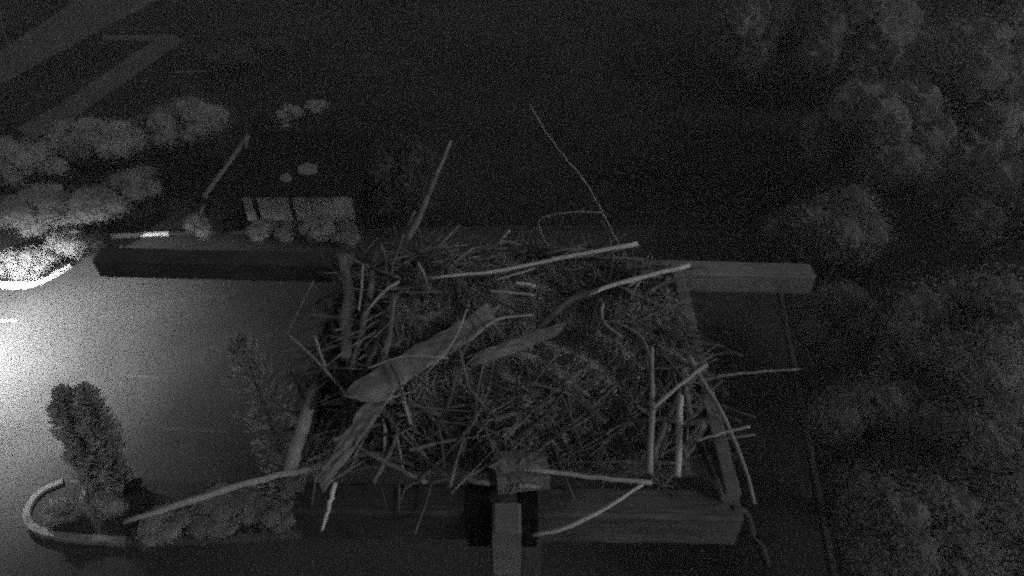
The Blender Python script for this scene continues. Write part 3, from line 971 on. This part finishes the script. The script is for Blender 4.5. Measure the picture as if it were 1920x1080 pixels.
stick([(1276, 742), (1273, 815), (1270, 893)], [12, 12, 13], 'peeled', z=[0.2, 0.17, 0.11], label='stubby pale stick on the right side')
stick([(1224, 766), (1270, 726), (1324, 684)], [8, 8, 8], 'silver', z=[0.25, 0.24, 0.22])
stick([(1290, 668), (1330, 735), (1368, 806), (1398, 880), (1415, 945)], [10, 9, 8, 7, 6], 'silver', z=[0.2, 0.19, 0.17, 0.13, 0.08], n=16, label='long curved stick drooping at the right corner')
stick([(1240, 660), (1330, 770)], [5, 5], 'stick', z=0.2)
stick([(1302, 828), (1350, 813), (1406, 800)], [4, 6, 6], 'silver', z=[0.16, 0.17, 0.18])
stick([(1130, 568), (1131, 603), (1166, 632)], [6, 7, 5], 'silver', z=0.24)
stick([(1150, 604), (1195, 625), (1217, 664), (1222, 700)], [5, 7, 7, 5], 'stick', z=0.24)
stick([(1130, 602), (1190, 603)], [4, 3], 'stick', z=0.245)
stick([(972, 878), (1060, 888), (1130, 897), (1222, 905)], [9, 10, 9, 10], 'silver', z=[0.14, 0.12, 0.11, 0.10])
stick([(972, 909), (1012, 913)], [10, 9], 'silver', z=0.09)
stick([(1000, 1004), (1060, 990), (1130, 956), (1206, 908)], [7, 9, 8, 6], 'peeled', z=[0.02, 0.06, 0.1, 0.13], label='pale bent stick hanging over the near crossarm')
stick([(1300, 720), (1345, 706), (1420, 698), (1500, 692)], [5, 6, 5, 4], 'stick', z=[0.16, 0.16, 0.14, 0.12])
stick([(1256, 796), (1240, 856)], [6, 7], 'silver', z=0.14)
stick([(1250, 815), (1285, 790), (1325, 760)], [5, 5, 4], 'bark', z=0.16)
stick([(895, 600), (862, 680), (838, 770)], [8, 8, 6], 'bark', off=0.04)
stick([(905, 680), (892, 760), (898, 830)], [6, 6, 4], 'stick', off=0.03)
stick([(700, 760), (690, 800)], [6, 5], 'silver', off=0.05)
stick([(716, 770), (750, 810), (790, 850)], [4, 5, 4], 'stick', off=0.05)

# loose sticks laid round the rim, each its own piece
made = 0
tries = 0
while made < 140 and tries < 6000:
    tries += 1
    a = random.uniform(0, 2 * math.pi)
    r = random.uniform(0.80, 1.02)
    x = ctr.x + math.cos(a) * r * HX
    y = ctr.y + math.sin(a) * r * HY
    ex = abs(math.cos(a)) ** 0.4 * math.copysign(1, math.cos(a))
    ey2 = abs(math.sin(a)) ** 0.4 * math.copysign(1, math.sin(a))
    x = ctr.x + ex * r * HX * 0.92
    y = ctr.y + ey2 * r * HY * 0.92
    ang = math.atan2(y - ctr.y, x - ctr.x) + math.pi / 2 + random.gauss(0, 0.6)
    L = random.choice([0.16, 0.22, 0.3, 0.4])* random.uniform(0.8, 1.3)
    if y < ctr.y - 0.2: L *= 0.8
    d = Vector((math.cos(ang), math.sin(ang), 0))
    pts = []
    for k in (-0.5, 0, 0.5):
        q = Vector((x, y, 0)) + d * L * k
        q += Vector((-d.y, d.x, 0)) * random.gauss(0, 0.006)
        q.z = PZ + max(hump(q.x, q.y), 0.05 if r > 0.95 else 0.0) + random.uniform(0.0, 0.05)
        pts.append(q)
    pts[1].z = max(pts[1].z - 0.02, (pts[0].z + pts[2].z) / 2 + random.gauss(0, 0.006))
    rad = random.choice([0.004, 0.005, 0.006, 0.008, 0.011])
    m = random.choices(['stick', 'bark', 'silver'], [5, 5, 1])[0]
    tube('stick', pts, [rad, rad * random.uniform(0.5, 0.9)], M[m], nest, n=7, sides=5, wob=0.15, kink=0.35)
    made += 1

# ------------------------------------------------------------------ thin night haze round everything
hz = [(-158, -58, -1), (158, -58, -1), (158, 150, -1), (-158, 150, -1), (-158, -58, 16), (158, -58, 16), (158, 150, 16), (-158, 150, 16)]
hm = bpy.data.materials.new('night haze')
hm.use_nodes = True
ht = hm.node_tree
for nd in list(ht.nodes):
    ht.nodes.remove(nd)
ho = ht.nodes.new('ShaderNodeOutputMaterial')
hv = ht.nodes.new('ShaderNodeVolumePrincipled')
hv.inputs['Color'].default_value = (0.5, 0.5, 0.5, 1)
hv.inputs['Density'].default_value = HAZE
ht.links.new(hv.outputs[0], ho.inputs['Volume'])
haze = mesh_obj('haze', hz, [(3, 2, 1, 0), (4, 5, 6, 7), (0, 1, 5, 4), (1, 2, 6, 5), (2, 3, 7, 6), (3, 0, 4, 7)], hm)
tag(haze, 'thin night haze over the whole place', kind='stuff')
